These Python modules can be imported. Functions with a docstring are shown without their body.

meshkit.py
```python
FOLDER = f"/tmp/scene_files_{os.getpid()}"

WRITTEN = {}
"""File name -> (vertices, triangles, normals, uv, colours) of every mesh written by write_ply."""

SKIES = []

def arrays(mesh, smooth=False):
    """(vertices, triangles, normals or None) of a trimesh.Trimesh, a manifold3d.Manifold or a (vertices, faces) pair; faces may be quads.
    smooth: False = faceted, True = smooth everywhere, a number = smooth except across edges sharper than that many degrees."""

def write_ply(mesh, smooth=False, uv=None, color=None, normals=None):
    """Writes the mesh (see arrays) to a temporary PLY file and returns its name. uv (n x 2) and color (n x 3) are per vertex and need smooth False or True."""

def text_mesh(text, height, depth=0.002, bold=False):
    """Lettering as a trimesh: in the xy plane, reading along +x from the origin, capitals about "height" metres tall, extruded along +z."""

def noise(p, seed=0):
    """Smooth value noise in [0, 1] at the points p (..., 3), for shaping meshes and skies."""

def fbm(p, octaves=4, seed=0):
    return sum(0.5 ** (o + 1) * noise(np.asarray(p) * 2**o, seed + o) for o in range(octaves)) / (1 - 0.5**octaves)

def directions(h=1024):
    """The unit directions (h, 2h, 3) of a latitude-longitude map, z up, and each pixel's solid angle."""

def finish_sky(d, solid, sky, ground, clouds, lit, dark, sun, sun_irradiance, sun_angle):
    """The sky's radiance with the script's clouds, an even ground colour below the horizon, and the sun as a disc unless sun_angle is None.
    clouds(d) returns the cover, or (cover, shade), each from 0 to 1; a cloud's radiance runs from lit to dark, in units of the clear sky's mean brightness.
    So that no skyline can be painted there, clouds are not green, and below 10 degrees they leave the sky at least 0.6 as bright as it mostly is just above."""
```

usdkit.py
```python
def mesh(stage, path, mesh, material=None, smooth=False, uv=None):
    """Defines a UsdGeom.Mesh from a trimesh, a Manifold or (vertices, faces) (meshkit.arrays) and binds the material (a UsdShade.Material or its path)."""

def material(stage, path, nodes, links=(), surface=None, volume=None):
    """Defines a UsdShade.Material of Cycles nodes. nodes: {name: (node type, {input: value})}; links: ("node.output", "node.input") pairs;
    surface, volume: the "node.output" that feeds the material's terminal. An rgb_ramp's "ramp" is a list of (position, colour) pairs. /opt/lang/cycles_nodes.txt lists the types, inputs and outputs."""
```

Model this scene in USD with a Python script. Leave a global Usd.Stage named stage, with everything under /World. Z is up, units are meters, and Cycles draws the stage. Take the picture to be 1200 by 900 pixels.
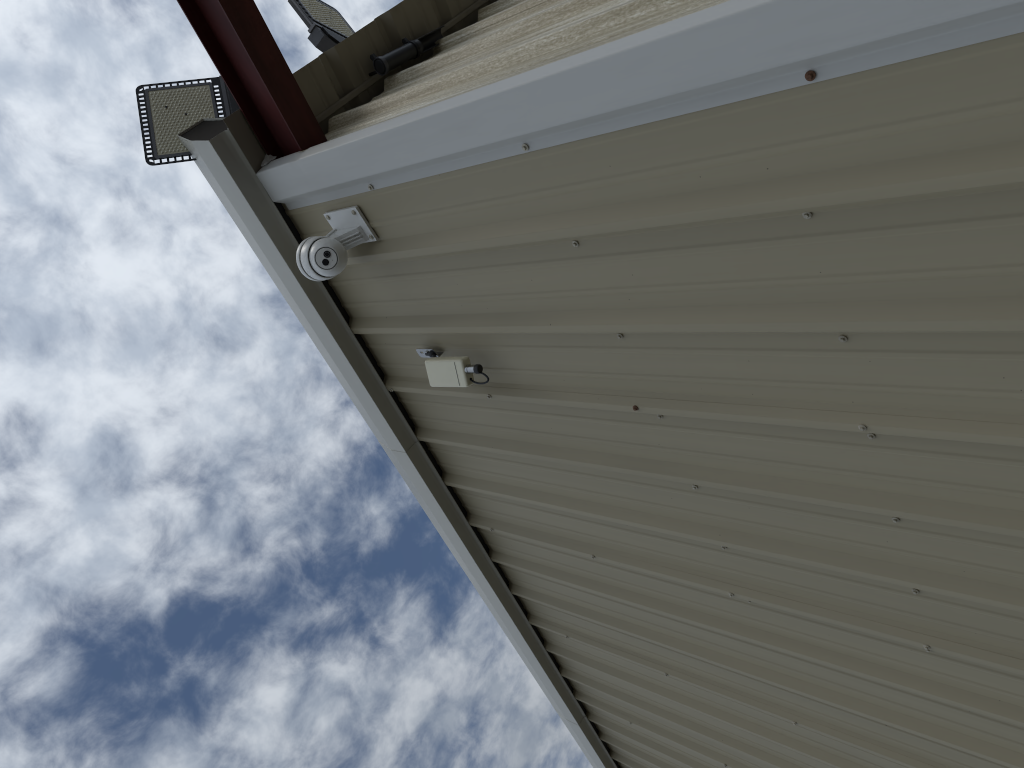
import math, random
import numpy as np
import trimesh
import usdkit
import meshkit
from pxr import Usd, UsdGeom, UsdLux, UsdShade, Gf, Sdf

random.seed(7)
stage = Usd.Stage.CreateInMemory()
UsdGeom.SetStageUpAxis(stage, UsdGeom.Tokens.z)
UsdGeom.SetStageMetersPerUnit(stage, 1.0)
UsdGeom.Xform.Define(stage, '/World')
UsdGeom.Scope.Define(stage, '/World/Looks')

# ------------------------------------------------------------------ camera
EYE = 1.6                                       # eye height; heights below are written as "above the eye" + EYE
R = np.array([[-0.44719436, -0.7392895, -0.50345629],
              [0.54086447, -0.67181608, 0.50609167],
              [-0.71237829, -0.04598028, 0.70028779]])      # columns: picture right, picture down, view direction
U_, _, V_ = np.linalg.svd(R)
R = U_ @ V_
cam = UsdGeom.Camera.Define(stage, '/World/camera')
cam.CreateHorizontalApertureAttr(36.0)
cam.CreateVerticalApertureAttr(27.0)
cam.CreateFocalLengthAttr(853.3 / 1200 * 36.0)
cam.CreateClippingRangeAttr(Gf.Vec2f(0.05, 5000))
EXPOSURE = 0.25
cam.CreateExposureAttr(EXPOSURE)
m4 = Gf.Matrix4d(1)
for i, c in enumerate((R[:, 0], -R[:, 1], -R[:, 2], np.array([0, 0, EYE]))):
    m4.SetRow(i, Gf.Vec4d(*map(float, c), 1.0 if i == 3 else 0.0))
cam.AddTransformOp().Set(m4)

# ------------------------------------------------------------------ sky and sun
SUN_EL, SUN_AZ = math.radians(55), math.radians(89)         # azimuth = atan2(x, y)
SUN = np.array([math.cos(SUN_EL) * math.sin(SUN_AZ), math.cos(SUN_EL) * math.cos(SUN_AZ), math.sin(SUN_EL)])
SKY_STRENGTH = 0.07
CLOUD_LIT, CLOUD_GREY = (9.6, 10.3, 11.2), (5.9, 6.75, 8.0)    # radiance before the sky strength
nodes = {
    'tc': ('texture_coordinate', {}),
    'sep': ('separate_xyz', {}),
    'zc': ('math', {'math_type': 'maximum', 'value2': 0.12}),
    'inv': ('math', {'math_type': 'divide', 'value1': 1.0}),
    'q': ('vector_math', {'math_type': 'scale'}),
    'flat': ('vector_math', {'math_type': 'multiply', 'vector2': (1, 1, 0)}),
    'n1': ('noise_texture', {'scale': 12.5, 'detail': 9.0, 'roughness': 0.59, 'distortion': 0.25}),
    'n2': ('noise_texture', {'scale': 3.2, 'detail': 5.0, 'roughness': 0.5}),
    'n3': ('noise_texture', {'scale': 8.5, 'detail': 6.0, 'roughness': 0.55, 'distortion': 0.2}),
    'mixn': ('math', {'math_type': 'multiply_add', 'value2': 0.74}),
    'half': ('math', {'math_type': 'multiply', 'value2': 0.26}),
    'cover': ('map_range', {'range_type': 'smoothstep', 'from_min': 0.22, 'from_max': 0.66, 'to_min': 0.0, 'to_max': 1.0, 'clamp': True}),
    'grey': ('map_range', {'range_type': 'smoothstep', 'from_min': 0.36, 'from_max': 0.62, 'to_min': 0.0, 'to_max': 1.0, 'clamp': True}),
    'sky': ('sky_texture', {'sky_type': 'single_scattering', 'sun_disc': False, 'sun_elevation': SUN_EL, 'sun_rotation': SUN_AZ,
                            'altitude': 100.0, 'air_density': 1.0, 'aerosol_density': 0.6, 'ozone_density': 1.0}),
    'cl': ('mix_color', {'a': CLOUD_GREY, 'b': CLOUD_LIT, 'use_clamp': False}),
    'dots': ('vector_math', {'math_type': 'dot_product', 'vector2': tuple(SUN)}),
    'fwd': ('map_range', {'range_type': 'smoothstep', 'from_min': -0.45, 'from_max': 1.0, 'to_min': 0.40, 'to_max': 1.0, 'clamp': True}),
    'cls': ('vector_math', {'math_type': 'scale'}),
    'out': ('mix_color', {'use_clamp': False}),
    'bg': ('background_shader', {'strength': SKY_STRENGTH}),
}
links = [('tc.generated', 'sep.vector'), ('sep.z', 'zc.value1'), ('zc.value', 'inv.value2'), ('tc.generated', 'q.vector1'), ('inv.value', 'q.scale'),
         ('q.vector', 'flat.vector1'), ('flat.vector', 'n1.vector'), ('flat.vector', 'n2.vector'), ('flat.vector', 'n3.vector'),
         ('n1.fac', 'mixn.value1'), ('n2.fac', 'half.value1'), ('half.value', 'mixn.value3')]
# the clear gaps and the denser banks of the cloud sheet: (x/z, y/z, radius, strength)
GAPS = [(-.844, .500, .095, -.17), (-.792, .357, .095, -.16), (-.595, .407, .086, -.14), (-.691, .209, .111, -.17), (-.618, .094, .078, -.14),
        (-.559, .026, .071, -.16), (-.514, -.055, .060, -.11), (-.932, .357, .066, -.14), (-1.156, .182, .069, -.13),
        (-.919, .044, .063, -.09), (-.378, .161, .051, -.06), (-.526, .245, .054, -.05), (-.226, .076, .037, -.05), (-.923, .197, .090, .12),
        (-1.243, .354, .120, .10), (-.455, -.02, .05, -.08), (-.56, -.13, .07, -.10), (-.73, -.06, .06, -.08), (-.771, .015, .098, .08), (-.406, .040, .084, .08), (-.186, .183, .108, .10), (-.336, .357, .139, .09),
        (.078, .382, .142, .12), (-.115, .392, .133, .10), (-.058, .843, .180, .12), (-.615, .304, .052, .08), (-.565, .211, .047, .08)]
last = 'mixn.value'
for i, (gx, gy, gr, gs) in enumerate(GAPS):
    nodes[f'd{i}'] = ('vector_math', {'math_type': 'distance', 'vector2': (gx, gy, 0)})
    nodes[f'e{i}'] = ('math', {'math_type': 'divide', 'value2': gr * (1.25 if gs < 0 else 1.0)})
    nodes[f'f{i}'] = ('math', {'math_type': 'power', 'value2': 2.0})
    nodes[f'g{i}'] = ('math', {'math_type': 'multiply', 'value2': -1.0})
    nodes[f'h{i}'] = ('math', {'math_type': 'exponent'})
    nodes[f'a{i}'] = ('math', {'math_type': 'multiply_add', 'value2': gs * (0.92 if gs < 0 else 0.9)})
    links += [('flat.vector', f'd{i}.vector1'), (f'd{i}.value', f'e{i}.value1'), (f'e{i}.value', f'f{i}.value1'), (f'f{i}.value', f'g{i}.value1'),
              (f'g{i}.value', f'h{i}.value1'), (f'h{i}.value', f'a{i}.value1'), (last, f'a{i}.value3')]
    last = f'a{i}.value'
links += [(last, 'cover.value'), ('n3.fac', 'grey.value'), ('grey.result', 'cl.fac'), ('cover.result', 'out.fac'), ('sky.color', 'out.a'),
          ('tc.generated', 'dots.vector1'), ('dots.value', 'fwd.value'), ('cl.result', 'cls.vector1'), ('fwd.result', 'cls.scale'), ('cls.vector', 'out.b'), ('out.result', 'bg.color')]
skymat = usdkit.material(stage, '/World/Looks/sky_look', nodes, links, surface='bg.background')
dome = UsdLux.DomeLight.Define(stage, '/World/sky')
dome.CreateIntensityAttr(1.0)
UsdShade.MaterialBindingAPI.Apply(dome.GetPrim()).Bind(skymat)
dome.GetPrim().SetCustomDataByKey('kind', 'structure')
dome.GetPrim().SetCustomDataByKey('label', 'broken white and grey cloud with deep blue gaps')
dome.GetPrim().SetCustomDataByKey('category', 'sky')
sun = UsdLux.DistantLight.Define(stage, '/World/sun')
sun.CreateIntensityAttr(0.13)
sun.CreateAngleAttr(20.0)
sun.CreateColorAttr(Gf.Vec3f(1.0, 0.95, 0.88))
sun.GetPrim().CreateAttribute('inputs:normalize', Sdf.ValueTypeNames.Bool).Set(True)
zz = SUN / np.linalg.norm(SUN)
xx = np.cross([0, 1, 0], zz); xx /= np.linalg.norm(xx)
yy = np.cross(zz, xx)
ms = Gf.Matrix4d(1)
for i, c in enumerate((xx, yy, zz, np.array([0, 0, 30.0]))):
    ms.SetRow(i, Gf.Vec4d(*map(float, c), 1.0 if i == 3 else 0.0))
sun.AddTransformOp().Set(ms)

# ------------------------------------------------------------------ scene tree helpers
ORIGIN, COUNT = {}, {}

def numbered(parent, name):
    k = (parent, name)
    COUNT[k] = COUNT.get(k, -1) + 1
    return name if COUNT[k] == 0 else f'{name}_{COUNT[k]:03d}'

def thing(name, label, cat, loc, group=None):
    path = '/World/' + numbered('/World', name)
    x = UsdGeom.Xform.Define(stage, path)
    x.AddTranslateOp().Set(Gf.Vec3d(*map(float, loc)))
    ORIGIN[path] = np.array(loc, float)
    tag(x.GetPrim(), label, cat, group)
    return path

def tag(p, label=None, cat=None, group=None, kind=None):
    for k, v in (('label', label), ('category', cat), ('group', group), ('kind', kind)):
        if v:
            p.SetCustomDataByKey(k, v)

def arr(mesh):
    if isinstance(mesh, tuple):
        v, f = np.asarray(mesh[0], float), np.asarray(mesh[1], int)
        if f.shape[1] == 4:
            f = np.vstack([f[:, [0, 1, 2]], f[:, [0, 2, 3]]])
        return trimesh.Trimesh(v, f, process=False)
    return mesh

def obj(name, mesh, material, parent='/World', smooth=30, label=None):
    """One mesh prim; vertices are given in world metres."""
    path = parent + '/' + numbered(parent, name)
    o = ORIGIN.get(parent, np.zeros(3))
    ORIGIN[path] = o
    t = arr(mesh).copy()
    t.apply_translation(-o)
    usdkit.mesh(stage, path, t, material, smooth=smooth)
    p = stage.GetPrimAtPath(path)
    if label:
        p.SetCustomDataByKey('label', label)
    return path

cat_ = trimesh.util.concatenate

def frame(x, y, z, o=(0, 0, 0)):
    m = np.eye(4)
    m[:3, 0], m[:3, 1], m[:3, 2], m[:3, 3] = x, y, z, o
    return m

def axes(z, x=(1, 0, 0)):
    z = np.array(z, float); z /= np.linalg.norm(z)
    x = np.array(x, float); x -= x @ z * z
    x /= np.linalg.norm(x)
    return x, np.cross(z, x), z

def box(lo, hi):
    lo, hi = np.array(lo, float), np.array(hi, float)
    b = trimesh.creation.box(extents=hi - lo)
    b.apply_translation((lo + hi) / 2)
    return b

def lathe(profile, o, z, x=(1, 0, 0), n=40):
    """profile: (radius, height) pairs, revolved about the axis z through o."""
    m = trimesh.creation.revolve(np.array(profile, float), sections=n)
    m.apply_transform(frame(*axes(z, x), o))
    return m

def tube(path, r, n=12):
    path = np.array(path, float)
    out_v, out_f = [], []
    t = np.gradient(path, axis=0)
    t /= np.linalg.norm(t, axis=1)[:, None]
    x = np.cross(t[0], [0.3, 0.2, 0.9]); x /= np.linalg.norm(x)
    for i, (p, d) in enumerate(zip(path, t)):
        x = x - x @ d * d; x /= np.linalg.norm(x)
        y = np.cross(d, x)
        a = np.arange(n) / n * 2 * math.pi
        out_v.append(p + r * (np.cos(a)[:, None] * x + np.sin(a)[:, None] * y))
    v = np.vstack(out_v)
    for i in range(len(path) - 1):
        for j in range(n):
            a, b = i * n + j, i * n + (j + 1) % n
            out_f += [[a, b, b + n], [a, b + n, a + n]]
    c0, c1 = len(v), len(v) + 1
    v = np.vstack([v, path[:1], path[-1:]])
    e = (len(path) - 1) * n
    for j in range(n):
        out_f += [[c0, (j + 1) % n, j], [c1, e + j, e + (j + 1) % n]]
    return trimesh.Trimesh(v, np.array(out_f), process=False)

def prism(poly, h0, h1, m=None, holes=()):
    from shapely.geometry import Polygon
    t = trimesh.creation.extrude_polygon(Polygon(poly, holes), h1 - h0, engine='earcut')
    t.apply_translation([0, 0, h0])
    if m is not None:
        t.apply_transform(m)
    return t

def rounded_rect(w, h, r, n=5):
    pts = []
    for cx, cy, a0 in ((w / 2 - r, h / 2 - r, 0), (-w / 2 + r, h / 2 - r, 90), (-w / 2 + r, -h / 2 + r, 180), (w / 2 - r, -h / 2 + r, 270)):
        for k in range(n + 1):
            a = math.radians(a0 + 90 * k / n)
            pts.append((cx + r * math.cos(a), cy + r * math.sin(a)))
    return pts

def round_poly(pts, r, n=3):
    """Rounds the inner corners of an open polyline."""
    pts = [np.array(p, float) for p in pts]
    out = [pts[0]]
    for a, b, c in zip(pts, pts[1:], pts[2:]):
        u, v = a - b, c - b
        lu, lv = np.linalg.norm(u), np.linalg.norm(v)
        d = min(r, lu * 0.45, lv * 0.45)
        p, q = b + u / lu * d, b + v / lv * d
        for k in range(n):
            t = k / (n - 1)
            out.append((1 - t) ** 2 * p + 2 * t * (1 - t) * b + t * t * q)
    out.append(pts[-1])
    return np.array(out)

def sheet(grid, back):
    """A thin folded sheet: grid (n, m, 3) of points, its back face offset by the vector(s) back."""
    g = np.asarray(grid, float)
    n, m = g.shape[:2]
    v = np.vstack([g.reshape(-1, 3), (g + back).reshape(-1, 3)])
    idx = np.arange(n * m).reshape(n, m)
    a, b, c, d = idx[:-1, :-1].ravel(), idx[1:, :-1].ravel(), idx[1:, 1:].ravel(), idx[:-1, 1:].ravel()
    f = [np.stack([a, b, c], 1), np.stack([a, c, d], 1)]
    o = n * m
    f += [np.stack([c, b, a], 1) + o, np.stack([d, c, a], 1) + o]
    ring = np.r_[idx[0, :], idx[1:, -1], idx[-1, -2::-1], idx[-2:0:-1, 0]]
    nx = np.roll(ring, -1)
    f += [np.stack([ring, nx, nx + o], 1), np.stack([ring, nx + o, ring + o], 1)]
    f = np.vstack(f)
    tri = v[f[:2 * len(a)]]
    per = np.cross(tri[:, 1] - tri[:, 0], tri[:, 2] - tri[:, 0])
    bb = np.broadcast_to(back, g.shape).reshape(-1, 3)[f[:2 * len(a), 0]]
    if (per * bb).sum() > 0:
        f = f[:, ::-1]
    return trimesh.Trimesh(v, f, process=False)

def folded(section, axis_pts, back):
    """Extrudes a polyline section (n, 3) along the offsets axis_pts (m, 3)."""
    g = np.asarray(section, float)[:, None, :] + np.asarray(axis_pts, float)[None]
    return sheet(g, back)

# ------------------------------------------------------------------ materials
def paint(name, color, rough=0.4, spec=0.5, vary=0.06, scale=(6, 6, 0.6), bump=0.0, bump_scale=60, metal=0.0, dirt=0.0, dirt_color=(0.12, 0.1, 0.07), dirt_scale=(5, 5, 1.2), spots=False):
    c = np.array(color)
    nd = {'g': ('texture_coordinate', {}),
          'mp': ('mapping', {'scale': scale}),
          'n': ('noise_texture', {'scale': 1.0, 'detail': 6.0, 'roughness': 0.6}),
          'r': ('rgb_ramp', {'ramp': [(0.3, tuple(c * (1 - vary))), (0.7, tuple(np.minimum(c * (1 + vary), 1)))]}),
          'mp2': ('mapping', {'scale': dirt_scale}),
          'n2': ('noise_texture', {'scale': 1.0, 'detail': 8.0, 'roughness': 0.65}),
          'dm': ('map_range', {'from_min': 0.52, 'from_max': 0.78, 'to_min': 0.0, 'to_max': dirt, 'clamp': True}),
          'mx': ('mix_color', {'b': dirt_color}),
          'p': ('principled_bsdf', {'roughness': rough, 'specular_ior_level': spec, 'metallic': metal})}
    lk = [('g.object', 'mp.vector'), ('mp.vector', 'n.vector'), ('n.fac', 'r.fac'), ('g.object', 'mp2.vector'), ('mp2.vector', 'n2.vector'),
          ('n2.fac', 'dm.value'), ('dm.result', 'mx.fac'), ('r.color', 'mx.a'), ('mx.result', 'p.base_color')]
    if spots:                                       # a few specks of dirt, a couple of millimetres across
        nd.update({'sm': ('mapping', {'rotation': (math.pi / 2, 0.0, 0.0)}), 'sv': ('voronoi_texture', {'dimensions': '2D', 'scale': 3.6}),
                   'sj': ('noise_texture', {'scale': 240.0, 'detail': 2.0}), 'sa': ('math', {'math_type': 'multiply_add', 'value2': 0.016}),
                   'st': ('map_range', {'from_min': 0.0105, 'from_max': 0.0145, 'to_min': 0.75, 'to_max': 0.0, 'clamp': True}),
                   'sx': ('mix_color', {'b': (0.06, 0.05, 0.04)})})
        lk = [l for l in lk if l[1] != 'p.base_color'] + [('g.object', 'sm.vector'), ('sm.vector', 'sv.vector'), ('g.object', 'sj.vector'), ('sj.fac', 'sa.value1'),
              ('sv.distance', 'sa.value3'), ('sa.value', 'st.value'), ('st.result', 'sx.fac'), ('mx.result', 'sx.a'), ('sx.result', 'p.base_color')]
    if bump:
        nd['nb'] = ('noise_texture', {'scale': float(bump_scale), 'detail': 4.0})
        nd['b'] = ('bump', {'strength': bump, 'distance': 0.002})
        lk += [('g.object', 'nb.vector'), ('nb.fac', 'b.height'), ('b.normal', 'p.normal')]
    return usdkit.material(stage, '/World/Looks/' + name, nd, lk, surface='p.BSDF')

TAN = (0.355, 0.307, 0.203)
tan = paint('tan_wall_paint', TAN, rough=0.5, spec=0.36, spots=True, vary=0.05, scale=(11, 11, 0.35), bump=0.05, bump_scale=900, dirt=0.18, dirt_color=(0.30, 0.27, 0.2), dirt_scale=(9, 9, 0.7))
tan_roof = paint('tan_roof_paint', (0.30, 0.27, 0.205), rough=0.5, vary=0.06, scale=(1.5, 8, 3), dirt=0.3, dirt_color=(0.13, 0.115, 0.08))
white = paint('white_trim_paint', (0.53, 0.525, 0.49), rough=0.5, vary=0.03, scale=(4, 4, 0.8), bump=0.05, bump_scale=700, dirt=0.3, dirt_color=(0.36, 0.35, 0.31), dirt_scale=(14, 14, 1.6))
rake_in = paint('rake_trim_paint', (0.49, 0.48, 0.42), rough=0.38, vary=0.03, scale=(1.0, 9, 6), bump=0.05, bump_scale=700, dirt=0.15, dirt_color=(0.4, 0.39, 0.34), dirt_scale=(2, 9, 9))
red = paint('red_oxide_primer', (0.074, 0.0165, 0.0150), rough=0.55, spec=0.25, vary=0.4, scale=(2.5, 14, 9), bump=0.15, bump_scale=160, dirt=0.55, dirt_color=(0.028, 0.008, 0.007), dirt_scale=(5, 12, 12))
galv = paint('galvanised_steel', (0.55, 0.55, 0.53), rough=0.35, metal=0.9, vary=0.15, scale=(9, 9, 9))
screw_tan = paint('screw_tan_paint', (0.38, 0.34, 0.255), rough=0.35, vary=0.1, scale=(80, 80, 80))
screw_zinc = paint('screw_zinc', (0.42, 0.385, 0.30), rough=0.4, metal=0.5, vary=0.2, scale=(90, 90, 90))
screw_rust = paint('screw_rust', (0.14, 0.066, 0.033), rough=0.8, vary=0.4, scale=(150, 150, 150))
rubber = paint('black_rubber', (0.015, 0.015, 0.016), rough=0.6, vary=0.2, scale=(30, 30, 30))
plastic_white = paint('camera_white_plastic', (0.74, 0.735, 0.70), rough=0.35, vary=0.02, scale=(20, 20, 20))
plastic_cream = paint('cream_abs_plastic', (0.75, 0.715, 0.545), rough=0.42, vary=0.02, scale=(20, 20, 20))
seam_dark = paint('dark_seam', (0.05, 0.05, 0.045), rough=0.7, vary=0.1)
lens_black = paint('black_lens_glass', (0.006, 0.006, 0.008), rough=0.08, vary=0.1, spec=0.6)
chrome = paint('bright_chrome', (0.42, 0.42, 0.41), rough=0.2, metal=1.0, vary=0.05, scale=(30, 30, 30))
black_alu = paint('black_cast_aluminium', (0.012, 0.012, 0.014), rough=0.5, spec=0.3, vary=0.15, scale=(12, 12, 12))
grey_alu = paint('dark_grey_cast_aluminium', (0.075, 0.075, 0.082), rough=0.42, vary=0.12, scale=(12, 12, 12))
lens_pc = paint('led_lens_sheet', (0.44, 0.41, 0.295), rough=0.3, vary=0.06, scale=(40, 40, 40), spec=0.6)
led_bead = paint('led_lens_bead', (0.88, 0.86, 0.72), rough=0.2, vary=0.05, scale=(40, 40, 40))
black_abs = paint('black_pipe_plastic', (0.022, 0.023, 0.026), rough=0.36, vary=0.2, scale=(20, 20, 20))
inner = paint('inside_liner', (0.10, 0.095, 0.085), rough=0.8, vary=0.2)
gravel = paint('ground_gravel', (0.075, 0.07, 0.062), rough=0.95, vary=0.3, scale=(3, 3, 3), bump=0.6, bump_scale=40)

# the weathered side wall: chalky speckle and white streaks along the ribs
side_mat = usdkit.material(stage, '/World/Looks/weathered_side_wall', {
    'g': ('texture_coordinate', {}),
    'mpa': ('mapping', {'scale': (240, 240, 85)}), 'na': ('noise_texture', {'scale': 1.0, 'detail': 5.0, 'roughness': 0.7}),
    'mpb': ('mapping', {'scale': (48, 48, 1.3)}), 'nb': ('noise_texture', {'scale': 1.0, 'detail': 8.0, 'roughness': 0.7}),
    'ad': ('math', {'math_type': 'multiply_add', 'value2': 0.42}), 'hf': ('math', {'math_type': 'multiply', 'value2': 0.58}),
    'r': ('rgb_ramp', {'ramp': [(0.37, (0.25, 0.20, 0.11)), (0.47, (0.42, 0.355, 0.22)), (0.54, (0.62, 0.56, 0.41)), (0.62, (0.88, 0.86, 0.78))]}),
    'nc': ('noise_texture', {'scale': 330.0, 'detail': 3.0}),
    'b': ('bump', {'strength': 0.7, 'distance': 0.003}),
    'p': ('principled_bsdf', {'roughness': 0.42, 'specular_ior_level': 0.5})},
    [('g.object', 'mpa.vector'), ('mpa.vector', 'na.vector'), ('g.object', 'mpb.vector'), ('mpb.vector', 'nb.vector'), ('na.fac', 'ad.value1'),
     ('nb.fac', 'hf.value1'), ('hf.value', 'ad.value3'), ('ad.value', 'r.fac'), ('r.color', 'p.base_color'), ('g.object', 'nc.vector'), ('nc.fac', 'b.height'),
     ('b.normal', 'p.normal')], surface='p.BSDF')

# ------------------------------------------------------------------ ground
gx = np.linspace(-1, 1, 41); gx = np.sign(gx) * np.abs(gx) ** 3 * 900
G = np.stack(np.meshgrid(gx, gx, indexing='ij'), -1)
Gz = (meshkit.fbm(np.dstack([G / 6.0, np.zeros(G.shape[:2])]), 3) - 0.5) * 0.06
ground = sheet(np.dstack([G, Gz - 0.03]), np.array([0, 0, -0.05]))
p = obj('ground', ground, gravel)
tag(stage.GetPrimAtPath(p), 'bare gravel yard around the metal building', 'ground', kind='structure')

# ------------------------------------------------------------------ the metal building
D = 1.2589                    # end wall: plane of the panel flats
XS = -0.341                   # side wall: plane of the panel flats
SL = 0.1528                   # roof rises by this much per metre towards -x
RIDGE = -6.0
YB = 9.0                      # rear end of the building
XF = 2 * RIDGE - XS           # far side wall
RIB = 0.032

def zr(z0, x):                # height on a line of the gable: z0 is the height above the eye at x = 0
    x = np.asarray(x, float)
    return EYE + z0 - SL * np.where(x < RIDGE, 2 * RIDGE - x, x)

bld = thing('metal_building', 'tan corrugated metal building with white corner and rake trim under the roof edge', 'building', (XS, D, 0))

RIBP = [(-.042, 0), (-.013, RIB), (.013, RIB), (.042, 0)]
def profile(u0, u1, pitch, first, lift_first=0.0):
    """Panel section from u0 to u1 (u grows away from the corner), ribs centred at first + k * pitch; returns (u, h)."""
    pts = []
    k = math.floor((u0 - first) / pitch) - 1
    while first + k * pitch < u1 + pitch:
        c = first + k * pitch
        pts += [(c + a, h) for a, h in RIBP]
        for s in (1 / 3, 2 / 3):
            m = c + pitch * s
            pts += [(m - .012, 0), (m - .006, 0.0036), (m + .006, 0.0036), (m + .012, 0)]
        k += 1
    pts = np.array(pts)
    def at(u):
        return np.interp(u, pts[:, 0], pts[:, 1])
    ins = pts[(pts[:, 0] > u0 + 1e-4) & (pts[:, 0] < u1 - 1e-4)]
    out = np.vstack([[u0, at(u0)], ins, [u1, at(u1)]])
    out = round_poly(out, 0.0024, 3)
    if lift_first:                                  # the lapping edge rides on the rib below it
        w = np.clip(1 - (out[:, 0] - (u0 + 0.05)) / 0.05, 0, 1)
        out[:, 1] += lift_first * w
    return out

def wall_panel(u0, u1, pitch, first, to_world, top, rows, seed, lift=0.0015, dent=0.0019):
    pr = profile(u0, u1, pitch, first, lift)
    zs = np.r_[np.arange(0.05, 2.4, 0.4), np.arange(2.4, 9.0, rows)]
    n = len(pr)
    zt = top(pr[:, 0])
    zs = zs[zs < zt.min() - 0.02]
    T = np.linspace(0, 1, 1)
    Z = np.repeat(zs[None], n, 0)
    Z = np.hstack([Z, zt[:, None]])
    U = np.repeat(pr[:, :1], Z.shape[1], 1)
    H = np.repeat(pr[:, 1:], Z.shape[1], 1)
    w = dent * (meshkit.fbm(np.stack([U * 6, Z * 1.1, np.full_like(U, seed * 3.7)], -1), 3, seed) - 0.5) * 2
    H = H + w
    front = to_world(U, H, Z)
    return sheet(front, to_world(U, H - 0.0009, Z) - front)

# -- end wall
PITCH, C0 = 0.302, 0.687                                     # rib centres at x = -(C0 + k PITCH)
girts = []
for h in (0.3, 0.60, 1.19, 1.83):
    z = EYE + h if h > 0.3 else 0.5
    girts.append(box((-11.4, D + 0.003, z - 0.03), (-0.45, D + 0.16, z + 0.03)))
for x in (-3.2, -6.0, -8.9):
    girts.append(box((x - 0.07, D + 0.162, 0), (x + 0.07, D + 0.36, 3.9)))
end_wall = obj('end_wall', cat_(girts), inner, bld)
def endw(U, H, Z):
    return np.stack([-U, D - H, Z], -1)
edges = [-XS + 0.006] + [C0 + (2 + 3 * i) * PITCH for i in range(12)]
for i, (a, b) in enumerate(zip(edges, edges[1:])):
    a2 = a - 0.031 if i else a
    b2 = b + 0.042
    if -a < -11.6:
        break
    b2 = min(b2, 11.62)
    obj('wall_panel', wall_panel(a2, b2, PITCH, C0, endw, lambda u: zr(2.298, -u), 0.12, i + 1, lift=0.0014 if i else 0.0), tan, end_wall, smooth=28)

def screw(o, nrm, seed, s=0.98):
    rr = random.Random(seed)
    x, y, z = axes(nrm, (rr.uniform(-1, 1), rr.uniform(-1, 1), rr.uniform(-1, 1) + .01))
    z = z + x * rr.uniform(-.06, .06)
    m = frame(*axes(z, x), o)
    wash = trimesh.creation.revolve(np.array([(0.0, -0.002), (0.0084, -0.002), (0.0084, 0.0012), (0.0092, 0.0014), (0.0092, 0.0024), (0.0072, 0.0036), (0.004, 0.0040), (0.0, 0.0040)]) * s, sections=18)
    hexa = trimesh.creation.revolve(np.array([(0.0, 0.003), (0.0052, 0.003), (0.0052, 0.0080), (0.0044, 0.0089), (0.0, 0.0089)]) * s, sections=6)
    t = cat_([wash, hexa]); t.apply_transform(m)
    return t

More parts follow.
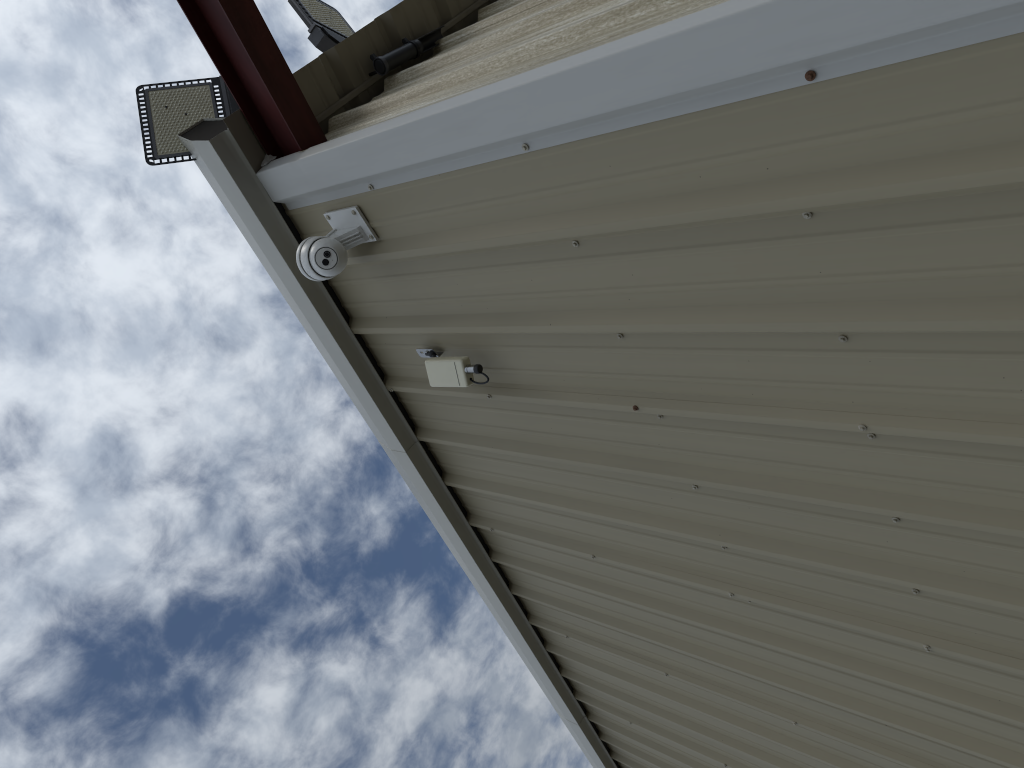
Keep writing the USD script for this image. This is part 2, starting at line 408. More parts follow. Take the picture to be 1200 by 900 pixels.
GIRT_SCREWS = [(-.736, 1.191), (-1.038, 1.191), (-1.343, 1.186), (-1.655, 1.183), (-1.957, 1.182), (-2.261, 1.181), (-.731, .602), (-1.046, .601),
               (-1.346, .599), (-1.654, .597), (-1.966, .598), (-2.265, .609)]
for i, (x, h) in enumerate(GIRT_SCREWS):
    obj('screw', screw((x, D - 0.0012, EYE + h), (0, -1, 0), 10 + i), screw_tan if i % 3 else screw_zinc, end_wall)
LAP = [(2, .006, .598), (2, .008, 1.228), (2, .006, 1.848), (2, -.004, 2.433), (5, .004, .595), (5, .002, 1.218), (5, .006, 1.835), (5, .006, 2.439), (8, .006, 1.22),
       (8, .004, 1.843), (8, .004, 2.462), (11, .01, 1.831), (11, .006, 2.448)]
for i, (k, dx, h) in enumerate(LAP):
    m = screw_rust if (k, h) == (2, 1.228) else (screw_zinc if i % 2 else screw_tan)
    obj('screw', screw((-(C0 + k * PITCH) + dx, D - RIB - 0.0024, EYE + h), (0, -1, 0), 50 + i), m, end_wall, label='rusty screw' if m is screw_rust else None)

# -- side wall
SIDE_FIRST = 1.558
side_frame = [box((XS - 0.16, 1.5, EYE + h - 0.03), (XS - 0.004, YB - 0.2, EYE + h + 0.03)) for h in (-1.1, 0.6, 1.85)]
side_wall = obj('side_wall', cat_(side_frame), inner, bld)
def sidew(U, H, Z):
    return np.stack([XS + H, U, Z], -1)
e = [D + 0.004] + [SIDE_FIRST + (2 + 3 * i) * 0.3048 for i in range(10)]
for i, (a, b) in enumerate(zip(e, e[1:])):
    if a > YB - 0.3:
        break
    obj('wall_panel', wall_panel(a - 0.031 if i else a, min(b + 0.042, YB), 0.3048, SIDE_FIRST, sidew, lambda u: np.full_like(u, EYE + 2.256), 0.12, 40 + i, lift=0.0014 if i else 0, dent=0.0022),
        side_mat, side_wall, smooth=28)

# -- rear and far walls (plain, seen only from elsewhere)
def plain_wall(a, b, axis):
    pr = profile(a, b, 0.3048, a + 0.2)
    if axis == 'rear':
        g = np.stack([np.stack([-pr[:, 0], YB + pr[:, 1], np.full(len(pr), 0.05)], -1), np.stack([-pr[:, 0], YB + pr[:, 1], zr(2.25, -pr[:, 0])], -1)], 1)
        return sheet(g, np.array([0, -0.001, 0]))
    g = np.stack([np.stack([np.full(len(pr), XF) - pr[:, 1], pr[:, 0], np.full(len(pr), 0.05)], -1), np.stack([np.full(len(pr), XF) - pr[:, 1], pr[:, 0], np.full(len(pr), EYE + 2.256)], -1)], 1)
    return sheet(g, np.array([0.001, 0, 0]))
obj('rear_wall', plain_wall(-XS, -XF, 'rear'), tan, bld)
obj('far_side_wall', plain_wall(D, YB, 'far'), tan, bld)

# -- roof: panels run from eave to ridge, ribs up; the underside shows at the eave overhang
Z_ROOF, X_EAVE = 2.262, -0.131
purlins = [box((x - 0.03, 1.32, float(zr(Z_ROOF, x)) - 0.17), (x + 0.03, YB, float(zr(Z_ROOF, x)) - 0.012)) for x in (-1.4, -2.9, -4.4, -5.8, -6.2, -7.6, -9.1, -10.6)]
roof = obj('roof', cat_(purlins), inner, bld)
def roof_panel(y0, y1, x0, x1, lift, nx=14):
    pr = profile(y0, y1, 0.305, 1.402, lift)
    xs = np.linspace(x0, x1, nx)
    Y = np.repeat(pr[:, :1], nx, 1); X = np.repeat(xs[None], len(pr), 0)
    sag = 0.0025 * (meshkit.fbm(np.stack([X * 2.2, Y * 5, 0 * X], -1), 3, 5) - 0.5) * 2
    edge = np.clip(1 - (x0 - X) / 0.05, 0, 1) if x0 > RIDGE else 0
    Zt = zr(Z_ROOF, X) + np.repeat(pr[:, 1:], nx, 1) + sag + 0.003 * edge * np.sin(Y * 23.0)
    g = np.stack([X, Y, Zt], -1)
    return sheet(g, np.array([0, 0, 0.001]))
obj('roof_panel', roof_panel(1.2225, 1.301, X_EAVE, -0.335, 0), tan_roof, roof)
ye = [1.30] + [1.402 + 0.305 * (2 + 3 * i) for i in range(10)]
for i, (a, b) in enumerate(zip(ye, ye[1:])):
    if a > YB - 0.2:
        break
    obj('roof_panel', roof_panel(a - 0.03 if i else a, min(b + 0.042, YB + 0.15), X_EAVE + 0.001 * (i % 3), RIDGE + 0.003, 0.0014 if i else 0, 34), tan_roof, roof)
for i, (a, b) in enumerate(zip(ye, ye[1:])):
    if a > YB - 0.2:
        break
    obj('roof_panel', roof_panel(a - 0.03 if i else a, min(b + 0.042, YB + 0.15), RIDGE - 0.003, 2 * RIDGE - X_EAVE, 0.0014 if i else 0, 6), tan_roof, roof)
cap = folded([(RIDGE - .2, 1.15, float(zr(Z_ROOF + .075, RIDGE - .2))), (RIDGE, 1.15, float(zr(Z_ROOF + .08, RIDGE))), (RIDGE + .2, 1.15, float(zr(Z_ROOF + .075, RIDGE + .2)))],
             [(0, 0, 0), (0, YB - 1.0, 0)], np.array([0, 0, 0.0015]))
obj('ridge_cap', cap, white, roof)

# eave trim: the lip that hangs under the overhang in front of the wall ribs
xl = np.array([-0.283, -0.290, -0.3045, -0.3065])
zl = np.array([0.0, -0.006, -0.0085, -0.003])
eg = []
for y in np.arange(1.30, YB, 0.1):
    wob = 0.0018 * math.sin(y * 7.1) + 0.0012 * math.sin(y * 17.0)
    eg.append(np.stack([xl, np.full(4, y), zr(Z_ROOF, xl) + zl - 0.003 + wob], -1))
obj('eave_trim', sheet(np.array(eg).transpose(1, 0, 2), np.array([0, 0, 0.0012])), tan_roof, bld)

# -- rake trim: folded box along the sloping roof edge
def rake(x0, x1, sgn=1, proud=0.0):
    sec = np.array([(1.3025, 2.2665), (1.3025, 2.5325), (1.190, 2.5325), (1.1519, 2.3905), (1.1519, 2.2835), (1.1975, 2.2825), (1.213, 2.2795), (1.2235, 2.2672), (1.2265, 2.2700), (1.2275, 2.281)])
    # y, z0 ; rounded folds
    s = round_poly(sec, 0.0035, 3)
    s = s - np.array([proud, proud])
    xs = np.linspace(x0, x1, max(8, int(abs(x1 - x0) * 12)))
    Y = np.repeat(s[:, :1], len(xs), 1); Z0 = np.repeat(s[:, 1:], len(xs), 1)
    X = np.repeat(xs[None], len(s), 0)
    if x0 > -0.3:                                   # square cut at the eave end, leaning with the roof
        X = X + np.clip((X - x0 + 0.3) / 0.3, 0, 1) * ((Z0 - 2.2835) * 0.2)
    w = 0.0016 * (meshkit.fbm(np.stack([X * 1.7, Y * 9, Z0 * 9], -1), 2, 9) - 0.5) * 2
    g = np.stack([X, Y + w, EYE + Z0 - SL * np.where(X < RIDGE, 2 * RIDGE - X, X)], -1)
    n = np.gradient(g, axis=0); n = np.stack([0 * n[..., 0], n[..., 2], -n[..., 1]], -1)
    n /= np.linalg.norm(n, axis=-1, keepdims=True) + 1e-9
    return sheet(g, n * 0.0012 * sgn)
gap_strip = [box((-0.60, 1.2310, -0.011), (0.60, D + 0.002, 0.011))]  # black strips put in for the deep shade of the gap behind the rake
for i in range(10):
    xm = -0.345 - 0.60 - 1.21 * i
    if xm < RIDGE + 0.7:
        break
    t_ = gap_strip[0].copy(); t_.apply_transform(frame((1, 0, -SL), (0, 1, 0), (0, 0, 1), (xm, 0, float(zr(2.2965, xm)))))
    obj('gap_shade_strip', t_, rubber, bld)
rt = obj('rake_trim', rake(-0.160, -1.68), rake_in, bld)
xe_ = -0.166
cl_ = np.array([[(xe_ + 0.2 * (z - 2.2835), y, EYE + z - SL * xe_) for z in (2.2845, 2.35, 2.395, 2.395 + (0.136 * min((y - 1.153) / 0.037, 1.0)))] for y in (1.1535, 1.166, 1.1905, 1.22, 1.26, 1.3015)])
obj('end_shade_sheet', sheet(cl_, np.array([-0.001, 0, 0])), paint('rake_end_shade', (0.022, 0.018, 0.014), rough=0.9, spec=0.1), rt)  # dark sheet standing in for the unlit inside of the open rake end
obj('rake_trim', rake(-1.606, -2.57, proud=0.0018), rake_in, bld)
obj('rake_trim', rake(-2.571, -4.30), rake_in, bld)
obj('rake_trim', rake(-4.26, RIDGE + 0.001, proud=0.0018), rake_in, bld)
obj('rake_trim', rake(RIDGE - 0.001, 2 * RIDGE + 0.16), rake_in, bld)

# -- corner trim
ct = np.array([(-0.4835, D - 0.0022), (-0.4505, D - 0.003), (-0.4215, D - 0.0395), (-0.3165, D - 0.0405), (-0.3075, 1.2725), (-0.336, 1.2755)])
cs = round_poly(ct, 0.004, 4)
cx_ = np.interp(np.linspace(0, 1, 60), np.linspace(0, 1, len(cs)), np.arange(len(cs)))
cs = np.array([cs[int(k)] + (cs[min(int(k) + 1, len(cs) - 1)] - cs[int(k)]) * (k - int(k)) for k in np.unique(np.r_[cx_, np.arange(len(cs))])])
ztop = np.where(cs[:, 1] > D - 0.02, 2.262, 2.272)
zlev = np.r_[np.arange(0.05, 3.0, 0.15), np.arange(3.0, 3.72, 0.02)]
ZZ = np.hstack([np.repeat(zlev[None], len(cs), 0), zr(np.where(cs[:, 0] > -0.318, 2.252, 2.258), cs[:, 0])[:, None]])
CX = np.repeat(cs[:, :1], ZZ.shape[1], 1); CY = np.repeat(cs[:, 1:], ZZ.shape[1], 1)
face = np.exp(-((CX + 0.37) / 0.05) ** 2)
dent = 0.0032 * (meshkit.fbm(np.stack([CX * 8, CY * 8, ZZ * 2.2], -1), 3, 3) - 0.5) * 2 * face
crease = 0.005 * np.exp(-((ZZ - (EYE + 2.055)) / 0.013) ** 2) * np.clip((CX + 0.41) / 0.09, 0, 1) * (CY < D - 0.03)
edge_dent = 0.004 * np.exp(-((ZZ - (EYE + 2.055)) / 0.02) ** 2) * np.exp(-((CX + 0.315) / 0.02) ** 2)
cg = np.stack([CX - edge_dent, CY + dent + crease, ZZ], -1)
corner = obj('corner_trim', sheet(cg, np.where((CX > -0.318)[..., None] & (CY > D - 0.039)[..., None], np.array([-0.0012, 0, 0]), np.array([0, 0.0012, 0]))), white, bld, smooth=25)
for i, (x, h, m) in enumerate([(-.463, 1.199, screw_zinc), (-.463, .530, screw_rust), (-.467, 1.831, screw_zinc)]):
    obj('screw', screw((x, D - 0.0040, EYE + h), (0, -1, 0), 90 + i), m, corner, label='rusty screw' if m is screw_rust else None)
rr = np.random.default_rng(4)
fl = np.array([[(-.3085 + .006 * i * j / 3 + rr.uniform(-.003, .003), 1.248 + .012 * i, EYE + 2.262 + .014 * j + rr.uniform(-.006, .006)) for j in range(4)] for i in range(5)])
obj('torn_flashing', sheet(fl, np.array([-0.0012, 0, 0])), white, corner, smooth=20)

# ------------------------------------------------------------------ red steel beam
ZB, YM = 2.052, 1.3415
bx0, bx1 = -0.75, 1.7
beam = thing('steel_beam', 'dark red primed steel beam running out of the wall beside the corner trim', 'beam', (bx0, YM, EYE + ZB - SL * bx0))
def bar(y0, y1, z0, z1, name, mesh_mat=red):
    n = 30
    xs = np.linspace(bx0, bx1, n)
    sec = np.array([(y0, z0), (y1, z0), (y1, z1), (y0, z1)])
    v = np.array([[(x, y, EYE + z - SL * x) for y, z in sec] for x in xs]).reshape(-1, 3)
    f = []
    for i in range(n - 1):
        for j in range(4):
            a, b = 4 * i + j, 4 * i + (j + 1) % 4
            f += [[a, a + 4, b + 4], [a, b + 4, b]]
    e0 = 4 * (n - 1)
    f += [[0, 1, 2], [0, 2, 3], [e0, e0 + 2, e0 + 1], [e0, e0 + 3, e0 + 2]]
    obj(name, trimesh.Trimesh(v, np.array(f)[:, ::-1], process=False), mesh_mat, beam, smooth=False)
bar(1.2895, 1.3935, ZB, ZB + 0.0055, 'bottom_flange')
bar(YM - 0.003, YM + 0.003, ZB + 0.0058, ZB + 0.1942, 'web')
bar(1.2895, 1.3935, ZB + 0.1945, ZB + 0.200, 'top_flange')

# ------------------------------------------------------------------ security camera
CX0, CY0, CZ0 = -0.602, 1.118, EYE + 2.041                   # centre of the ball
sc = thing('security_camera', 'white dome security camera hanging from its wall bracket beside the white corner trim', 'security camera', (CX0, 1.25, CZ0))
PX0, PX1, PZ0, PZ1 = -0.6365, -0.5125, EYE + 1.948, EYE + 2.135
pm = frame((1, 0, 0), (0, 0, 1), (0, -1, 0), ((PX0 + PX1) / 2, D - 0.004, (PZ0 + PZ1) / 2))
plate = prism(rounded_rect(PX1 - PX0, PZ1 - PZ0, 0.004), 0.0, 0.010, pm)
plate_p = obj('wall_plate', plate, plastic_white, sc)
for x, z in ((-.5265, 2.118), (-.5285, 1.970), (-.620, 1.962), (-.6215, 2.108)):
    obj('screw', lathe([(0, 0), (.0085, 0), (.0085, .002), (.006, .005), (0, .0055)], (x, D - 0.0142, EYE + z), (0, -1, 0), n=20), screw_zinc, plate_p)
ZARM = CZ0 + 0.078                                            # underside of the arm's mounting pad
yp = D - 0.0145
# arm: two cheeks joined by a sloping grooved underside
wx = 0.031
from shapely.geometry import Polygon
def yz_prism(poly, x0, x1):
    t = trimesh.creation.extrude_polygon(Polygon(poly), x1 - x0, engine='earcut')
    m = np.array([[0, 0, 1, x0], [1, 0, 0, 0], [0, 1, 0, 0], [0, 0, 0, 1]], float)
    t.apply_transform(m)
    return t
core = [(yp, ZARM + 0.0175), (CY0 - 0.027, ZARM + 0.0175), (CY0 - 0.027, ZARM + 0.004), (CY0 + 0.034, ZARM + 0.003), (yp - 0.010, PZ0 + 0.040), (yp, PZ0 + 0.034)]
parts = [yz_prism(core, CX0 - 0.026, CX0 + 0.026)]
arm_p = obj('arm', cat_(parts), plastic_white, sc, smooth=20)
obj('top_flange', yz_prism([(yp, ZARM + 0.0005), (yp, ZARM + 0.0185), (CY0 - 0.028, ZARM + 0.0185), (CY0 - 0.028, ZARM + 0.0005)], CX0 - wx, CX0 + wx), plastic_white, arm_p, smooth=20)
for k in (-0.011, 0.0, 0.011):                                # ridges along the underside
    r0, r1 = np.array([CX0 + k, CY0 + 0.04, ZARM + 0.0005]), np.array([CX0 + k, yp - 0.014, PZ0 + 0.0405])
    obj('ridge', tube([r0 + (r1 - r0) * t for t in np.linspace(0, 1, 4)], 0.0026, 8), plastic_white, arm_p)
up = (0, 0, 1)
O = np.array([CX0, CY0, CZ0])
obj('base_ring', lathe([(0, .077), (.066, .077), (.0705, .074), (.0715, .068), (.0715, .060), (.0695, .0565), (.060, .0560), (0, .0560)], O, up, n=64), plastic_white, sc)
obj('base_gap', lathe([(0, .0575), (.0655, .0575), (.0655, .0495), (0, .0495)], O, up, n=48), seam_dark, sc)
ring = obj('cover_ring', lathe([(.060, .0515), (.0675, .0515), (.0695, .0475), (.0690, .030), (.0670, .018), (.0645, .0145), (.0618, .0150), (.0610, .024), (.060, .0515)], O, up, n=64), plastic_white, sc)
gaze = -np.array([CX0, CY0, CZ0 - EYE]); gaze /= np.linalg.norm(gaze)
side_x = np.cross(gaze, up); side_x /= np.linalg.norm(side_x)
vert = np.cross(side_x, gaze)
gaze = gaze + 0.13 * vert + 0.05 * side_x; gaze /= np.linalg.norm(gaze)
prof = [(0.0, -0.0600)]
RB = 0.0605
for a in np.linspace(-88, 52, 22):
    prof.append((RB * math.cos(math.radians(a)), RB * math.sin(math.radians(a))))
prof += [(0.0355, 0.0480), (0.0345, 0.0465), (0.0, 0.0465)]
ball = obj('ball_housing', lathe(prof, O, gaze, n=56), plastic_white, sc)
obj('face_gap', lathe([(0.0, .0462), (.0345, .0462), (.0345, .0472), (0.0, .0472)], O, gaze, n=40), seam_dark, ball)
obj('face_plate', lathe([(0.0, .0468), (.0315, .0468), (.0325, .0478), (.0318, .0492), (.0, .0500)], O, gaze, n=40), plastic_white, ball)
gx_, gy_, gz_ = axes(gaze, side_x)
def on_face(a, b, h):
    return O + gx_ * a + gy_ * b + gz_ * h
# up in the picture of the camera's face: the lens sits towards +x, the infrared window towards -x
dv = -(np.array([1.0, 0, 0]) - gaze * gaze[0]); dv /= np.linalg.norm(dv)
ta = math.radians(-44)
dv = dv * math.cos(ta) + np.cross(gaze, dv) * math.sin(ta)
lens_o, ir_o = O - dv * 0.0130 + gaze * 0.0490 , O + dv * 0.0120 + gaze * 0.0490
lens = obj('lens', lathe([(0, 0), (.0108, 0), (.0108, .0022), (.0092, .0026), (.0088, .0012), (0, .0004)], lens_o, gaze, n=32), lens_black, ball)
reflection_grey = paint('lens_reflection_grey', (0.16, 0.16, 0.17), rough=0.25, metal=0.4, vary=0.1)
obj('reflection_ring', lathe([(.0058, .0014), (.0080, .0014), (.0074, .0026), (.0062, .0026), (.0058, .0014)], lens_o, gaze, n=28), reflection_grey, lens)  # grey ring coloured to stand for a reflection in the lens
obj('lens_glass', lathe([(0, .0010), (.0050, .0010), (.0042, .0024), (.0025, .0030), (0, .0033)], lens_o, gaze, n=28), lens_black, lens)
obj('infrared_window', lathe([(0, 0), (.0105, 0), (.0105, .0016), (.0095, .0020), (0, .0020)], ir_o, gaze, n=32), lens_black, ball)
sx = axes(gaze)[0]
obj('sensor_hole', lathe([(0, 0), (.0011, 0), (.0011, .0011), (0, .0011)], O + gaze * 0.0490 + np.cross(gaze, dv) * 0.019 + dv * 0.001, gaze, n=10), seam_dark, ball)
# a short row of worn print marks round the cover ring
for k, a in enumerate(np.linspace(-118, -92, 7)):
    a = math.radians(a)
    d = np.array([math.cos(a + 0.0), math.sin(a), 0])
    tdir = np.array([-d[1], d[0], 0])
    c = O + d * 0.0689 + np.array([0, 0, 0.040])
    b_ = trimesh.creation.box(extents=(0.0024, 0.0006, 0.0034 if k % 2 else 0.0026)); b_.apply_transform(frame(tdir, d, (0, 0, 1), c))
    obj('print_mark', b_, seam_dark, ring)

# ------------------------------------------------------------------ wireless box on the wall
BX = np.array([0.92, 0.40, 0.0]); BX /= np.linalg.norm(BX)
BZ = np.array([0.05, -0.12, 0.99]); BZ -= BZ @ BX * BX; BZ /= np.linalg.norm(BZ)
BY = np.cross(BZ, BX)
BO = np.array([-1.117, 1.150, EYE + 1.893])
wb = thing('wireless_box', 'cream plastic radio box with a capped connector clamped to the ribbed wall', 'radio box', (BO[0], D, BO[2]))
BW, BH, BD = 0.099, 0.176, 0.046
def bxm(lx, lz, ly=0.0):
    return BO + BX * lx + BZ * lz + BY * ly
fm = frame(BX, BZ, -BY, bxm(0, 0))            # local: x across, y up, z out of the front face
def rounded_slab(w, h, r, z_back, z_front, edge, m):
    """A slab with rounded corners and softened front and back edges."""
    lv = []
    for z, ins in ((z_back, edge), (z_back + edge * .3, edge * .3), (z_back + edge, 0), (z_front - edge, 0), (z_front - edge * .62, edge * .08), (z_front - edge * .3, edge * .3), (z_front - edge * .08, edge * .62), (z_front, edge)):
        lv.append(np.array([(x, y, z) for x, y in rounded_rect(w - 2 * ins, h - 2 * ins, max(r - ins, 0.001), 6)]))
    n = len(lv[0]); v = np.vstack(lv); f = []
    for i in range(len(lv) - 1):
        for j in range(n):
            a, b = i * n + j, i * n + (j + 1) % n
            f += [[a, b, b + n], [a, b + n, a + n]]
    c0, c1 = len(v), len(v) + 1
    v = np.vstack([v, [(0, 0, z_back)], [(0, 0, z_front)]])
    e = (len(lv) - 1) * n
    for j in range(n):
        f += [[c0, (j + 1) % n, j], [c1, e + j, e + (j + 1) % n]]
    t = trimesh.Trimesh(v, np.array(f), process=False)
    t.apply_transform(m)
    return t
SEAM = -BH / 2 + 0.034
def sub(h0, h1):
    m = fm.copy(); m[:3, 3] = bxm(0, (h0 + h1) / 2)
    return m
housing = obj('housing', rounded_slab(BW, BH, 0.011, -BD, 0.0, 0.009, fm), plastic_cream, wb, smooth=40)
# the cover seam: a fine dark joint round the front
sm = []
for lx0, lx1 in ((-BW / 2 + 0.008, BW / 2 - 0.008),):
    b_ = trimesh.creation.box(extents=(lx1 - lx0, 0.0016, 0.0010)); b_.apply_transform(frame(BX, BZ, -BY, bxm((lx0 + lx1) / 2, SEAM, -0.0002))); sm.append(b_)
obj('cover_seam', cat_(sm), seam_dark, housing)
dn = -BZ
con = bxm(0.010, -BH / 2, BD * 0.45)
connector = obj('connector', cat_([lathe([(0, -.002), (.0160, -.002), (.0160, .008), (.0145, .009), (.0145, .038), (.0120, .0385), (0, .0385)], con, dn, n=32)]), chrome, wb)
obj('cap', lathe([(0, .036), (.0150, .036), (.0160, .038), (.0160, .050), (.0140, .0535), (0, .0535)], con, dn, n=28), rubber, wb)
t0 = con + dn * 0.047 - BX * 0.012
t3 = bxm(-0.026, -BH / 2 + 0.001, BD * 0.5)
pts = [t0, con + dn * 0.064 - BX * 0.018, con + dn * 0.078 - BX * 0.032, con + dn * 0.068 - BX * 0.046, con + dn * 0.034 - BX * 0.050, t3]
pts = np.array(pts)
from scipy.interpolate import CubicSpline
cs_ = CubicSpline(np.linspace(0, 1, len(pts)), pts)
obj('tether', tube(cs_(np.linspace(0, 1, 40)), 0.0034, 10), rubber, wb)
obj('tether_plug', lathe([(0, -.001), (.0045, -.001), (.0045, .004), (0, .005)], t3, dn, n=16), rubber, wb)
obj('drain_hole', lathe([(0, -.001), (.0024, -.001), (.0024, .0004), (0, .0004)], bxm(-0.006, -BH / 2, BD * .5), dn, n=14), seam_dark, wb)
# clamp: bright slotted plate on the wall, and the black strap behind the box
cl_o = np.array([-1.094, D - 0.030, EYE + 2.045])
cmx = frame((1, 0, 0), (0, 0, 1), (0, -1, 0), cl_o)
slots = [[(-0.006 + a, -0.030 + b) for a, b in ((-.004, -.006), (.004, -.006), (.004, .006), (-.004, .006))], [(0.004 + a, 0.026 + b) for a, b in ((-.004, -.008), (.004, -.008), (.004, .008), (-.004, .008))],
         [(-0.008 + a, 0.0 + b) for a, b in ((-.0035, -.007), (.0035, -.007), (.0035, .007), (-.0035, .007))]]
clamp = obj('clamp_plate', prism(rounded_rect(0.040, 0.105, 0.012), 0, 0.0025, cmx, holes=slots), chrome, wb)
obj('clamp_flange', box((-1.094 - 0.020, D - 0.030 + 0.001, EYE + 2.045 - 0.05), (-1.094 - 0.0175, D - 0.002, EYE + 2.045 + 0.05)), chrome, clamp)
obj('bolt', lathe([(0, 0), (.0065, 0), (.0065, .005), (0, .005)], cl_o + np.array([0.006, -0.0026, -0.006]), (0, -1, 0), n=6), chrome, clamp)
s0 = cl_o + np.array([0, -0.004, -0.030]); s1 = bxm(0.010, 0.055, BD + 0.004); s2 = bxm(0.020, 0.0, BD + 0.004)
obj('arm', tube([s0 + np.array([0, 0, 0.03]), s0, s0 * .5 + s1 * .5, s1, s2], 0.0075, 10), rubber, wb)
obj('knuckle', trimesh.creation.icosphere(2, 0.013).apply_translation(s0), rubber, wb)
obj('mount_block', cat_([prism(rounded_rect(0.04, 0.06, 0.005), -0.012, 0.0, frame(BX, BZ, -BY, bxm(0.012, 0.02, BD)))]), rubber, wb)

# ------------------------------------------------------------------ floodlights
FL, FW = 0.28, 0.34
def floodlight(name_label, o, ex, ez, group=None, foot=None):
    ex = np.array(ex, float); ex /= np.linalg.norm(ex)
    ez = np.array(ez, float); ez -= ez @ ex * ex; ez /= np.linalg.norm(ez)
    ey = np.cross(ez, ex)
    o = np.array([o[0], o[1], EYE + o[2]])
    m = frame(ex, ey, ez, o)
    t = thing('floodlight', name_label, 'floodlight', o)
    # head frame with cooling slots round its edge; local x from the driver to the tip
    outer = [(x + FL / 2, y) for x, y in rounded_rect(FL, FW, 0.024, 6) if x > 0] + [(0.0, -FW / 2), (0.0, FW / 2)]
    outer = [q for q in outer[:7]] + [(0.0, FW / 2), (0.0, -FW / 2)] + [q for q in outer[7:14]]
    holes = []
    n = 10
    for sgn in (-1, 1):                         # along the two long sides
        for k in range(n):
            cx = 0.022 + (FL - 0.050) * (k + 0.5) / n + 0.004
            w, h = 0.0082, 0.0165
            yy = sgn * (FW / 2 - 0.0138)
            holes.append([(cx - w, yy - h / 2), (cx + w, yy - h / 2), (cx + w, yy + h / 2), (cx - w, yy + h / 2)])
    n = 15
    for cx, w in ((FL - 0.0155, 0.0095), (0.0165, 0.009)):
        for k in range(n):
            yy = -FW / 2 + 0.030 + (FW - 0.06) * (k + 0.5) / n
            holes.append([(cx - w / 1.2, yy - .0056), (cx + w / 1.2, yy - .0056), (cx + w / 1.2, yy + .0056), (cx - w / 1.2, yy + .0056)])
    for sgn in (-1, 1):                         # the corner slots at the tip
        c = np.array([FL - 0.018, sgn * (FW / 2 - 0.018)])
        holes.append([(c[0] - .006, c[1] + sgn * .007), (c[0] - .006, c[1] - sgn * .002), (c[0] + .001, c[1] - sgn * .008), (c[0] + .007, c[1] - sgn * .008), (c[0] + .005, c[1] + sgn * .002)])
    fr = obj('frame', prism(outer, -0.004, 0.0002, m, holes), black_alu, t, smooth=20)
    inner_w, inner_l = FW - 0.062, FL - 0.074
    back = prism([(x + FL / 2 + 0.002, y) for x, y in rounded_rect(FL - 0.078, FW - 0.125, 0.012)], 0.0004, 0.030, m)
    obj('heat_sink', back, grey_alu, t, smooth=20)
    for k in range(9):
        yk = -FW / 2 + 0.075 + k * (FW - 0.15) / 8
        f_ = box((0.045, yk - .002, 0.0342), (FL - 0.045, yk + .002, 0.048)); f_.apply_transform(m)
        obj('cooling_fin', f_, black_alu, t)
    bez = prism([(x + FL / 2 - 0.001, y) for x, y in rounded_rect(inner_l + 0.016, inner_w + 0.018, 0.008)], -0.0075, -0.0042, m, [[(x + FL / 2 - 0.001, y) for x, y in rounded_rect(inner_l - .004, inner_w - .004, 0.004)]])
    obj('bezel', bez, grey_alu, t, smooth=20)
    pl = prism([(x + FL / 2 - 0.001, y) for x, y in rounded_rect(inner_l - .002, inner_w - .002, 0.004)], -0.0062, -0.0041, m)
    lp = obj('lens_panel', pl, lens_pc, t)
    beads, sb = [], trimesh.creation.icosphere(1, 1.0)
    nx_, ny_ = 15, 22
    for i in range(nx_):
        for j in range(ny_):
            bx = FL / 2 - 0.001 + (i - (nx_ - 1) / 2) * (inner_l - .016) / nx_ + (0.0035 if j % 2 else -0.0035)
            by = (j - (ny_ - 1) / 2) * (inner_w - .016) / ny_
            b_ = sb.copy(); b_.apply_scale((0.0031, 0.0031, 0.0034)); b_.apply_translation((bx, by, -0.0066)); beads.append(b_)
    bd = cat_(beads); bd.apply_transform(m)
    bp = obj('lens_bead', bd, led_bead, lp)
    tag(stage.GetPrimAtPath(bp), kind='stuff')
    for bx, by in ((.05, .06), (-.045, -.03), (.02, -.075), (-.01, .02)):
        obj('lens_screw', lathe([(0, 0), (0.0036, 0), (0.0036, .0012), (0, .0014)], m[:3, 3] + ex * (FL / 2 + bx) + ey * by - ez * 0.0075, -ez, n=12), black_alu, lp)
    # driver housing behind the head
    dw = FW / 2 - 0.006
    rim = prism([(-0.014, -FW / 2 + .001), (-0.0005, -FW / 2 + .001), (-0.0005, FW / 2 - .001), (-0.014, FW / 2 - .001)], -0.010, 0.030, m)
    obj('rear_rim', rim, grey_alu, t)
    dr = [(-0.0145, dw), (-0.060, dw - 0.010), (-0.098, dw - 0.075), (-0.098, -dw + 0.075), (-0.060, -dw + 0.010), (-0.0145, -dw)]
    dv_ = prism(dr, -0.006, 0.050, m)
    dp = obj('driver_box', dv_, grey_alu, t, smooth=20)
    lid = prism([(-0.022, dw - .02), (-0.058, dw - 0.028), (-0.090, dw - 0.085), (-0.090, -dw + 0.085), (-0.058, -dw + 0.028), (-0.022, -dw + .02)], -0.016, -0.0062, m)
    obj('cover', lid, black_alu, dp, smooth=20)
    # slip fitter and arm down to the roof
    a0 = m[:3, 3] - ex * 0.085 + ez * 0.018
    a1 = m[:3, 3] - ex * 0.150 + ez * 0.018
    foot = np.array(foot, float)
    obj('arm', tube([a0, a0 * .4 + a1 * .6, a1, a1 * .75 + foot * .25 + np.array([0, 0, .006]), foot + np.array([0, 0, .02]), foot], 0.017, 14), black_alu, t)
    nrm = np.array([SL, 0, 1.0])
    obj('foot_plate', prism(rounded_rect(0.09, 0.09, 0.006), 0, 0.006, frame(*axes(nrm), foot)), black_alu, t)
    return t
def on_roof(x, y):
    return (x, y, float(zr(Z_ROOF, x)) + 0.004)
floodlight('square black floodlight with pale lens beyond the roof corner left of the red beam', (-.1415, 1.374, 2.528), (.39, -.77, .51), (-.665, .152, .73), foot=on_roof(-0.30, 1.55))
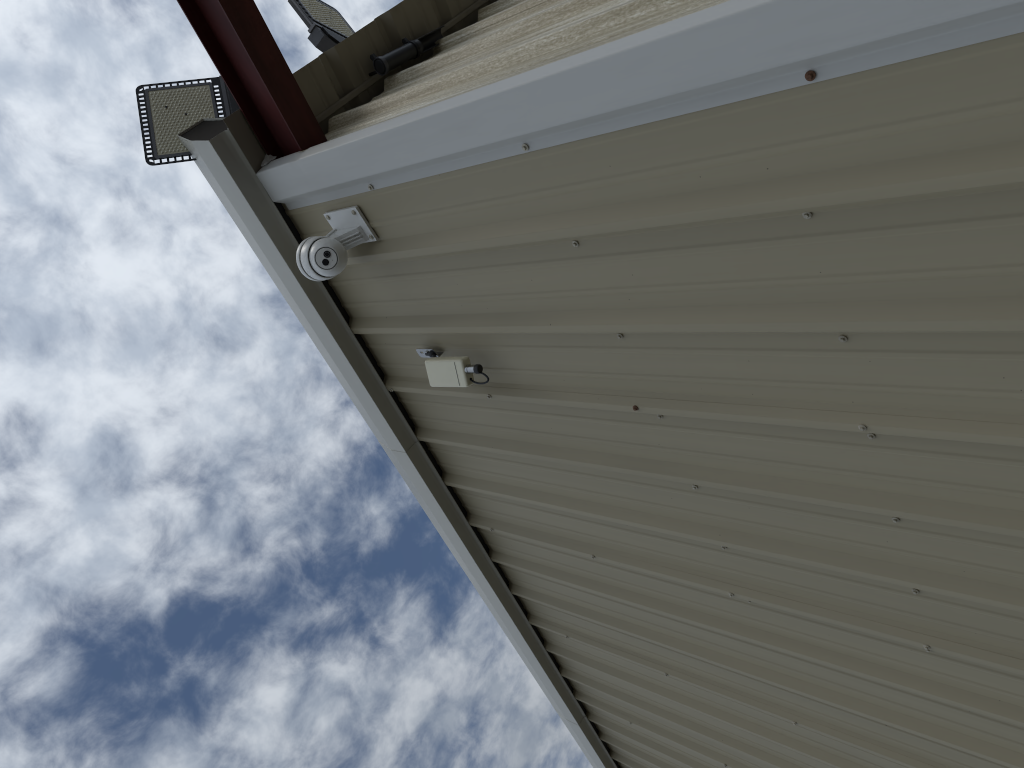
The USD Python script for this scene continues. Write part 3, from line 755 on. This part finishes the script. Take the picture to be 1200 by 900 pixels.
floodlight('grey floodlight tilted up above the roof edge right of the red beam', (-.1425, 1.946, 2.472), (.70, .34, .62), (-.37, -.58, .73), foot=on_roof(-0.33, 1.86))

# ------------------------------------------------------------------ black pipe under the eave
pz = EYE + 2.222
p0, p1 = np.array([-0.262, 1.835, pz]), np.array([-0.2835, 2.045, pz + 0.006])
dp_ = (p1 - p0) / np.linalg.norm(p1 - p0)
pipe = thing('black_pipe', 'short black plastic pipe with two clamps and a split open end under the eave', 'pipe', (-0.275, 1.94, pz))
def ringtube(a, b, r, t=0.004, arc=(0, 360), n=40):
    x, y, z = axes(b - a, (0, 0, 1))
    an = np.radians(np.linspace(arc[0], arc[1], n))
    rows = []
    for s in np.linspace(0, 1, 8):
        rows.append([a + (b - a) * s + r * (math.cos(q) * x + math.sin(q) * y) for q in an])
    g = np.array(rows).transpose(1, 0, 2)
    c = a[None, None] + (b - a)[None, None] * np.linspace(0, 1, 8)[None, :, None]
    inn = (c - g); inn /= np.linalg.norm(inn, axis=-1, keepdims=True)
    return sheet(g, inn * t)
RP = 0.028
obj('pipe_body', ringtube(p0, p1, RP), black_abs, pipe)
obj('end_plug', lathe([(0, -.004), (RP - .006, -.004), (RP - .004, -.001), (RP - .004, .01), (0, .01)], p0, dp_, n=32), rubber, pipe)
obj('split_end', ringtube(p1 + dp_ * 0.0005, p1 + dp_ * 0.17, RP * 0.97, arc=(-112, 112)), black_abs, pipe)
for s in (0.02, 0.86):
    c = p0 + (p1 - p0) * s
    cl_p = obj('clamp', ringtube(c - dp_ * 0.007, c + dp_ * 0.007, RP + 0.004, 0.0035), black_alu if s > .5 else grey_alu, pipe)
    x, y, z = axes(dp_, (1, 0, 0.5))
    obj('clamp_ear', cat_([prism([(RP, -.010), (RP + .020, -.010), (RP + .024, 0), (RP + .020, .010), (RP, .010)], -0.006, 0.006, frame(x, y, z, c))]), rubber, cl_p)
    obj('hanger', tube([c + np.array([-.012, 0, RP]), np.array([c[0] - .012, c[1], float(zr(Z_ROOF, c[0] - .012)) + .002])], 0.006, 10), rubber, cl_p)
